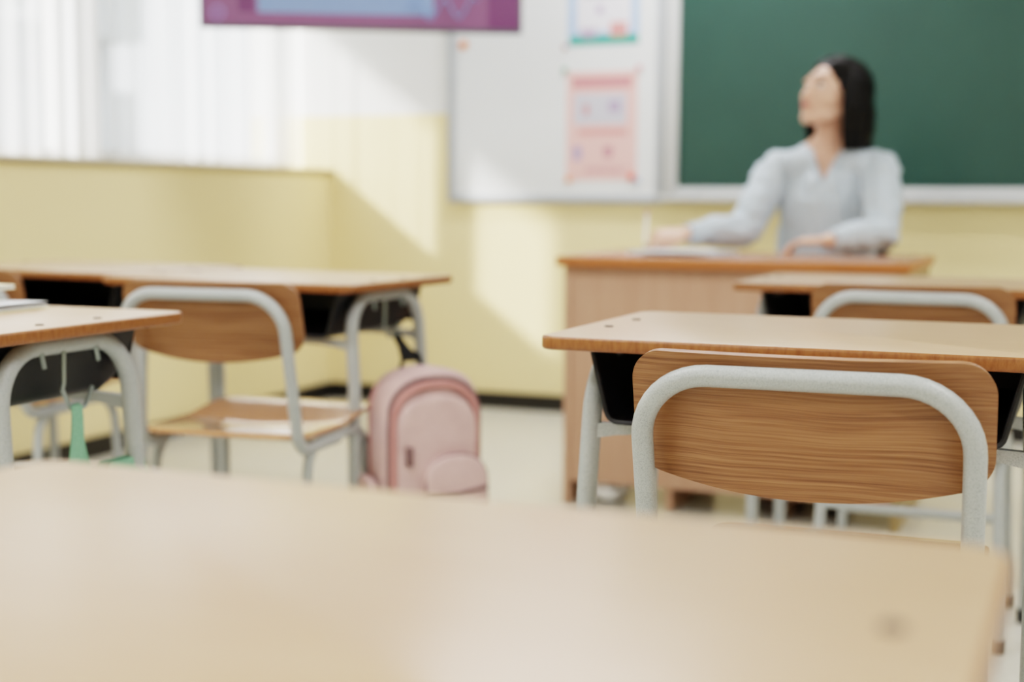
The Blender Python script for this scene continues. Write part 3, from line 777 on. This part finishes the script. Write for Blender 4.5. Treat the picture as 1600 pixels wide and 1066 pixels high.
# trunk
ell(bm, (PX, 4.795, 0.925), (0.150, 0.096, 0.165)); ell(bm, (PX, 4.83, 0.76), (0.120, 0.088, 0.15)); ell(bm, (PX, 4.87, 0.585), (0.160, 0.125, 0.115))
cap(bm, [(PX-0.140, 4.775, 1.035), (PX, 4.785, 1.050), (PX+0.140, 4.775, 1.035)], [0.048, 0.058, 0.048])
for s_ in (-1, 1):
    ell(bm, (PX+s_*0.058, 4.735, 0.915), (0.062, 0.046, 0.062))
    cap(bm, [(PX+s_*0.03, 4.785, 1.11), (PX+s_*0.09, 4.785, 1.060)], [0.038, 0.034])
    # legs
    cap(bm, [(PX+s_*0.085, 4.86, 0.555), (PX+s_*0.10, 4.60, 0.545), (PX+s_*0.105, 4.445, 0.525)], [0.088, 0.070, 0.056])
    cap(bm, [(PX+s_*0.105, 4.44, 0.515), (PX+s_*0.105, 4.50, 0.33), (PX+s_*0.105, 4.53, 0.085)], [0.054, 0.050, 0.034])
    cap(bm, [(PX+s_*0.105, 4.535, 0.05), (PX+s_*0.11, 4.40, 0.032)], [0.034, 0.026])
# neck: leans a little toward the turned head
HC = Vector((-0.836, 4.735, 1.262))
cap(bm, [(PX, 4.79, 1.04), (PX+0.002, 4.775, 1.13), (HC.x, HC.y+0.018, HC.z-0.05)], [0.056, 0.048, 0.050])
# head built facing -y, then turned to her right and lifted
RH = Matrix.Rotation(math.radians(-38), 3, 'Z') @ Matrix.Rotation(math.radians(-17), 3, 'X')
HS = 1.09
def hp(x, y, z): return HC + RH @ Vector((x, y, z))*HS
def he(x, y, z, r, sub=3): ell(bm, hp(x, y, z), tuple(q*HS for q in r), RH, sub)
he(0, 0.014, 0.030, (0.074, 0.092, 0.082)); he(0, -0.030, -0.010, (0.062, 0.062, 0.080)); he(0, -0.040, -0.052, (0.047, 0.046, 0.048))
he(0, -0.074, -0.088, (0.020, 0.018, 0.017))
for s_ in (-1, 1):
    he(s_*0.030, -0.054, -0.024, (0.026, 0.026, 0.028)); cap(bm, [hp(s_*0.044, 0.004, -0.045), hp(s_*0.036, -0.030, -0.072), hp(s_*0.012, -0.066, -0.090)], [0.022, 0.019, 0.017], 12)
    he(s_*0.028, -0.080, 0.024, (0.020, 0.010, 0.008), 2)
    he(s_*0.073, 0.010, -0.005, (0.007, 0.016, 0.028), 2); he(s_*0.071, 0.006, -0.030, (0.006, 0.009, 0.010), 2)
    he(s_*0.009, -0.098, -0.033, (0.008, 0.009, 0.006), 2)
he(0, -0.078, 0.030, (0.032, 0.014, 0.020))
cap(bm, [hp(0, -0.084, 0.014), hp(0, -0.096, -0.012), hp(0, -0.104, -0.030)], [0.008, 0.0095, 0.0105], 10)
he(0, -0.086, -0.056, (0.022, 0.012, 0.012), 2)
# arms
SR, SL = (PX-0.172, 4.765, 1.030), (PX+0.172, 4.765, 1.030)
ER, EL = (-1.090, 4.620, 0.822), (-0.640, 4.565, 0.818)
WR, WL = (-1.238, 4.435, 0.818), (-0.772, 4.385, 0.805)
cap(bm, [SR, tuple((Vector(SR)+Vector(ER))/2), ER], [0.050, 0.042, 0.036]); cap(bm, [ER, tuple(Vector(ER).lerp(Vector(WR), 0.4)), WR], [0.036, 0.034, 0.023])
cap(bm, [SL, tuple((Vector(SL)+Vector(EL))/2), EL], [0.050, 0.042, 0.036]); cap(bm, [EL, tuple(Vector(EL).lerp(Vector(WL), 0.4)), WL], [0.036, 0.034, 0.023])
def hand(W_, fwd, up, side, curls, thumb, z_off=0.0):
    """palm + four unequal bent fingers + thumb from the side of the palm near its base"""
    F = Vector(fwd).normalized(); U = Vector(up).normalized(); S = F.cross(U).normalized()*side
    W_ = Vector(W_)
    for k in (-1.2, -0.4, 0.4, 1.2):
        cap(bm, [W_+F*0.004+S*k*0.010, W_+F*0.045+S*k*0.0165, W_+F*0.080+S*k*0.0175], [0.0150, 0.0125, 0.0105], 10)
    L_ = [0.068, 0.076, 0.070, 0.056]
    for i in range(4):
        k = -1.5+i; base = W_+F*0.080+S*k*0.0195; a = 0.0; pts = [base]; c_ = curls[i] if isinstance(curls, (list, tuple)) else curls
        for j, fr in enumerate((0.44, 0.31, 0.25)):
            a += c_*(0.8 if j == 0 else 1.0)
            d_ = (F*math.cos(a)-U*math.sin(a)+S*k*0.05).normalized()
            pts.append(pts[-1]+d_*L_[i]*fr)
        cap(bm, pts, [0.0088, 0.0080, 0.0072, 0.0062], 10)
    tp = [W_+F*0.018-S*0.022]
    for dv, ln in zip(thumb, (0.034, 0.028, 0.024)):
        tp.append(tp[-1]+(F*dv[0]-S*dv[1]-U*dv[2]).normalized()*ln)
    cap(bm, tp, [0.0135, 0.0108, 0.0095, 0.0080], 10)
    return F, U, S
# her left hand lies palm down on the desk, her right hand holds the pen
hand(WL, (-0.97, -0.20, -0.03), (-0.03, 0, 1), 1, [0.40, 0.42, 0.46, 0.52], [(0.75, 0.65, 0.05), (0.9, 0.35, 0.0), (1, 0.1, 0)])
hand(WR, (-0.80, -0.55, -0.04), (0.25, -0.35, 0.90), 1, [0.55, 0.62, 0.78, 0.92], [(0.8, 0.5, 0.3), (0.95, -0.1, 0.35), (0.9, -0.4, 0.3)])
body = union(bm, 0.0034, 7, 0.55)
person = thing('person', 'seated person in a pale blue blouse, face turned up to one side', 'person', (PX, 4.85, 0))
def pobj(name, bm, m, parent=None, **k):
    """geometry is given in world space; bring it into the person's frame"""
    for v in bm.verts: v.co -= Vector((PX, 4.85, 0))
    return obj(name, bm, m, parent or person, **k)
bo = pobj('body', body, M['skin'], angle=180)

# eyes, brows, lips
for s_ in (-1, 1):
    bm = bmesh.new(); he(s_*0.029, -0.0735, 0.006, (0.0135, 0.0135, 0.0085), 2); ew = pobj('eye', bm, M['eyew'], bo)
    bm = bmesh.new(); he(s_*0.029, -0.0845, 0.007, (0.0056, 0.004, 0.0056), 2); pobj('iris', bm, M['iris'], ew)
    bm = bmesh.new(); tube(bm, [hp(s_*0.014, -0.0875, 0.012), hp(s_*0.029, -0.0875, 0.0155), hp(s_*0.044, -0.077, 0.011)], [0.0012, 0.0018, 0.0010], seg=6); pobj('eyelashes', bm, M['brow'], bo)
    bm = bmesh.new(); tube(bm, [hp(s_*0.014, -0.092, 0.033), hp(s_*0.030, -0.089, 0.036), hp(s_*0.049, -0.074, 0.030)], [0.0022, 0.0028, 0.0014], seg=6); pobj('eyebrow', bm, M['brow'], bo)
bm = bmesh.new(); cap(bm, [hp(-0.019, -0.090, -0.0545), hp(0, -0.0985, -0.052), hp(0.019, -0.090, -0.0545)], [0.0022, 0.0050, 0.0022], 8)
cap(bm, [hp(-0.017, -0.090, -0.0575), hp(0, -0.097, -0.0610), hp(0.017, -0.090, -0.0575)], [0.0022, 0.0058, 0.0022], 8)
pobj('lips', union(bm, 0.0012, 3), M['lip'], bo)

# hair: locks that leave the crown parting, follow the skull and fall straight
bm = bmesh.new()
he(0, 0.022, 0.040, (0.082, 0.094, 0.083))
RHi = RH.inverted()
def skull(u, el, k=1.0):   # u: azimuth, 0 = face side, el: elevation
    return Vector((0.084*k*math.cos(el)*math.sin(u), 0.022-0.098*k*math.cos(el)*math.cos(u), 0.034+0.090*k*math.sin(el)))
for i in range(84):
    s_ = i/83; u = math.radians(-152+304*s_)+PI      # around the back, ears included
    uu = u-PI
    u_face = PI-abs(uu)                               # angle from face direction
    side = 1 if uu < 0 else -1
    az = math.atan2(math.sin(u), math.cos(u))
    pts = []
    for e in (78, 55, 32, 12, -6):
        p_ = skull(az, math.radians(e), 1.03); 
        if abs(az) < math.radians(62) and e < 30:       # sweep the front locks back behind the ear
            a2 = math.copysign(math.radians(62)+(math.radians(62)-abs(az))*0.1, az)
            p_ = skull(a2, math.radians(e), 1.04)
        pts.append(hp(*p_))
    end = pts[-1].copy()
    out = (end-HC); out.z = 0
    zb = 1.088+0.018*random.random()
    behind = 0.5+0.5*math.cos(az-PI)
    for t_ in (0.35, 0.7, 1.0):
        q = end.copy(); q.z = end.z+(zb-end.z)*t_
        q += out.normalized()*(0.010*math.sin(t_*PI)-0.004*t_)*(1 if t_ < 1 else 1)
        if q.z < 1.16: q.y += 0.02*(1.16-q.z)/0.08
        q += Vector((random.uniform(-1, 1), random.uniform(-1, 1), 0))*0.004
        pts.append(q)
    cap(bm, pts, [0.008, 0.010, 0.011, 0.011, 0.0115, 0.011, 0.010, 0.006], 8)
for sgn in (-1, 1):                                      # front locks framing the forehead
    for i in range(9):
        s_ = i/8
        a0 = sgn*math.radians(18+50*s_)
        pts = [hp(*skull(a0*0.35, math.radians(74), 1.03)), hp(*skull(a0*1.15, math.radians(56), 1.05)), hp(*skull(sgn*math.radians(62+14*s_), math.radians(32), 1.05)),
               hp(*skull(sgn*math.radians(80+12*s_), math.radians(8), 1.05)), hp(*skull(sgn*math.radians(98+14*s_), math.radians(-12), 1.05))]
        cap(bm, pts, [0.008, 0.009, 0.010, 0.010, 0.007], 8)
hair = union(bm, 0.0038, 3)
pobj('hair', hair, M['hair'], bo, angle=180)

# blouse: looser skin over trunk and arms, V neck, cuffs, folds
bm = bmesh.new()
ell(bm, (PX, 4.795, 0.920), (0.170, 0.112, 0.172)); ell(bm, (PX, 4.80, 0.80), (0.168, 0.122, 0.20)); cap(bm, [(PX, 4.79, 0.93), (PX, 4.79, 0.74)], [0.13, 0.132], 24); ell(bm, (PX, 4.865, 0.60), (0.175, 0.140, 0.10))
cap(bm, [(PX-0.142, 4.775, 1.037), (PX, 4.785, 1.050), (PX+0.142, 4.775, 1.037)], [0.058, 0.066, 0.058])
for s_ in (-1, 1):
    ell(bm, (PX+s_*0.045, 4.742, 0.895), (0.100, 0.058, 0.12)); cap(bm, [(PX+s_*0.045, 4.785, 1.10), (PX+s_*0.095, 4.780, 1.062)], [0.030, 0.044])
for S_, E_, W_ in ((SR, ER, WR), (SL, EL, WL)):
    S_, E_, W_ = Vector(S_), Vector(E_), Vector(W_)
    cap(bm, [S_, (S_+E_)/2+Vector((0, 0, 0.004)), E_], [0.061, 0.062, 0.055]); cap(bm, [E_, E_.lerp(W_, 0.45)+Vector((0, 0, 0.006)), E_.lerp(W_, 0.86)], [0.054, 0.050, 0.036])
bl_ = union(bm, 0.0055, 6)
for v in bl_.verts:
    p_ = v.co
    arm = max(0, min(1, (abs(p_.x-PX)-0.15)/0.05))
    n1 = noise.noise(Vector((p_.x*34+p_.z*6, p_.y*12, p_.z*5)))*0.009*(1-0.5*arm)+noise.noise(Vector((p_.x*12, p_.y*12, p_.z*38)))*0.010*arm
    v.co = p_+v.normal*(n1+0.001)
    zmin = 0.7715 if p_.x < -1.05 else 0.7625
    if v.co.z < zmin and v.co.y < 4.64: v.co.z = zmin   # sleeves rest on the desk top
kill = [f for f in bl_.faces if (lambda q: q.y < 4.80 and q.z > 0.985 and abs(q.x-PX) < 0.006+(q.z-0.985)*0.44)(f.calc_center_median())
        or f.calc_center_median().z > 1.112 or (f.calc_center_median().z > 1.075 and (f.calc_center_median()-Vector((PX, 4.785, f.calc_center_median().z))).length < 0.052)]
bmesh.ops.delete(bl_, geom=kill, context='FACES')
blo = pobj('blouse', bl_, M['blouse'], bo, angle=180)
def front_y(x, z):   # front surface of the chest at (x, z)
    return 4.795-0.112*math.sqrt(max(0.05, 1-((x-PX)/0.175)**2-((z-0.92)/0.20)**2*0.85))-0.006
for s_ in (-1, 1):
    pts = []
    for i in range(12):
        t_ = i/11; z = 0.980+0.128*t_; x = PX+s_*(0.004+0.057*t_)
        pts.append((x, (4.697+0.068*t_**2.0) if t_ < 0.85 else 4.697+0.068*t_**2.0+0.01, z))
    pts += [(PX+s_*0.050, 4.815, 1.118), (PX, 4.842, 1.120)]
    pobj('collar', tb(fillet(pts, 0.0), 0.0075, seg=10), M['blouse'], blo)
pobj('placket', tb([(PX, 4.690, 0.975), (PX, 4.677, 0.93), (PX, 4.688, 0.86), (PX, 4.705, 0.77)], 0.006, seg=8), M['placket'], blo)
for z in (0.94, 0.88, 0.82):
    bm = bmesh.new(); ell(bm, (PX, 4.674+0.012*(abs(z-0.93)/0.1), z), (0.005, 0.003, 0.005), sub=2); pobj('button', bm, M['white'], blo)
for E_, W_ in ((ER, WR), (EL, WL)):
    E_, W_ = Vector(E_), Vector(W_)
    pobj('cuff', tb([E_.lerp(W_, 0.80), E_.lerp(W_, 0.96)], [0.0375, 0.0335], seg=24), M['blouse'], blo)

# trousers and shoes (mostly behind the desk)
bm = bmesh.new(); ell(bm, (PX, 4.87, 0.57), (0.172, 0.140, 0.105))
for s_ in (-1, 1):
    cap(bm, [(PX+s_*0.085, 4.86, 0.550), (PX+s_*0.10, 4.60, 0.545), (PX+s_*0.105, 4.445, 0.525)], [0.098, 0.080, 0.066])
    cap(bm, [(PX+s_*0.105, 4.44, 0.515), (PX+s_*0.105, 4.50, 0.33), (PX+s_*0.105, 4.528, 0.11)], [0.064, 0.062, 0.052])
pobj('trousers', union(bm, 0.007, 5), M['trouser'], bo, angle=180)
for s_ in (-1, 1):
    bm = bmesh.new(); cap(bm, [(PX+s_*0.105, 4.545, 0.046), (PX+s_*0.11, 4.44, 0.040), (PX+s_*0.112, 4.385, 0.034)], [0.044, 0.042, 0.032])
    bm = union(bm, 0.006, 4)
    for v in bm.verts: v.co.z = max(v.co.z, 0.001)
    pobj('shoe', bm, M['shoe'], bo)

# pen held in the writing hand
F_ = Vector((-0.80, -0.55, -0.04)).normalized()
pw = Vector(WR)+F_*0.105
pn = thing('pen', 'thin white pen in the writing hand of the seated person', 'pen', tuple(pw))
tip = Vector((-1.345, 4.345, 0.7712))-pw; tp_ = Vector((-1.372, 4.452, 0.888))-pw
obj('barrel', tb([tip.lerp(tp_, 0.12), tp_], 0.0046, seg=10), M['white'], pn)
obj('tip', tb([tip, tip.lerp(tp_, 0.12)], [0.0008, 0.0042], seg=10), M['pinkdark'], pn)
obj('cap', tb([tip.lerp(tp_, 0.90), tip.lerp(tp_, 1.02)], 0.0052, seg=10), M['pinkred'], pn)

# ------------------------------------------------------------ light
wd = bpy.data.worlds.new('sky'); bpy.context.scene.world = wd; wd.use_nodes = True
bg = wd.node_tree.nodes['Background']; bg.inputs[0].default_value = (0.90, 0.95, 1.0, 1); bg.inputs[1].default_value = 3.2
sd = bpy.data.lights.new('sun', 'SUN'); sd.energy = 14.0; sd.angle = math.radians(2.2); sd.color = (1.0, 0.95, 0.90)
so = bpy.data.objects.new('sun', sd); link(so)
so.rotation_euler = Vector((1.0, 1.6, -0.76)).to_track_quat('-Z', 'Y').to_euler()

# ------------------------------------------------------------ camera
cd = bpy.data.cameras.new('camera'); cam = bpy.data.objects.new('camera', cd); link(cam)
cd.lens = 50; cd.sensor_width = 36; cd.clip_start = 0.02; cd.clip_end = 200
y_, p_, r_ = math.radians(22.5), math.radians(5.75), math.radians(0.3)
f = Vector((-math.sin(y_)*math.cos(p_), math.cos(y_)*math.cos(p_), -math.sin(p_)))
R_ = Vector((math.cos(y_), math.sin(y_), 0)); U_ = R_.cross(f)
R2 = R_*math.cos(r_)+U_*math.sin(r_); U2 = -R_*math.sin(r_)+U_*math.cos(r_)
cam.matrix_world = Matrix(((R2.x, U2.x, -f.x, 0), (R2.y, U2.y, -f.y, 0), (R2.z, U2.z, -f.z, 0.93), (0, 0, 0, 1)))
cd.dof.use_dof = True; cd.dof.focus_distance = 1.70; cd.dof.aperture_fstop = 2.4
sc = bpy.context.scene; sc.camera = cam
sc.view_settings.view_transform = 'Filmic'; sc.view_settings.look = 'High Contrast'; sc.view_settings.exposure = 0.20
sc.cycles.use_denoising = True; sc.cycles.max_bounces = 8; sc.cycles.diffuse_bounces = 4; sc.cycles.transparent_max_bounces = 16
sc.cycles.sample_clamp_indirect = 6.0; sc.cycles.caustics_reflective = False; sc.cycles.caustics_refractive = False
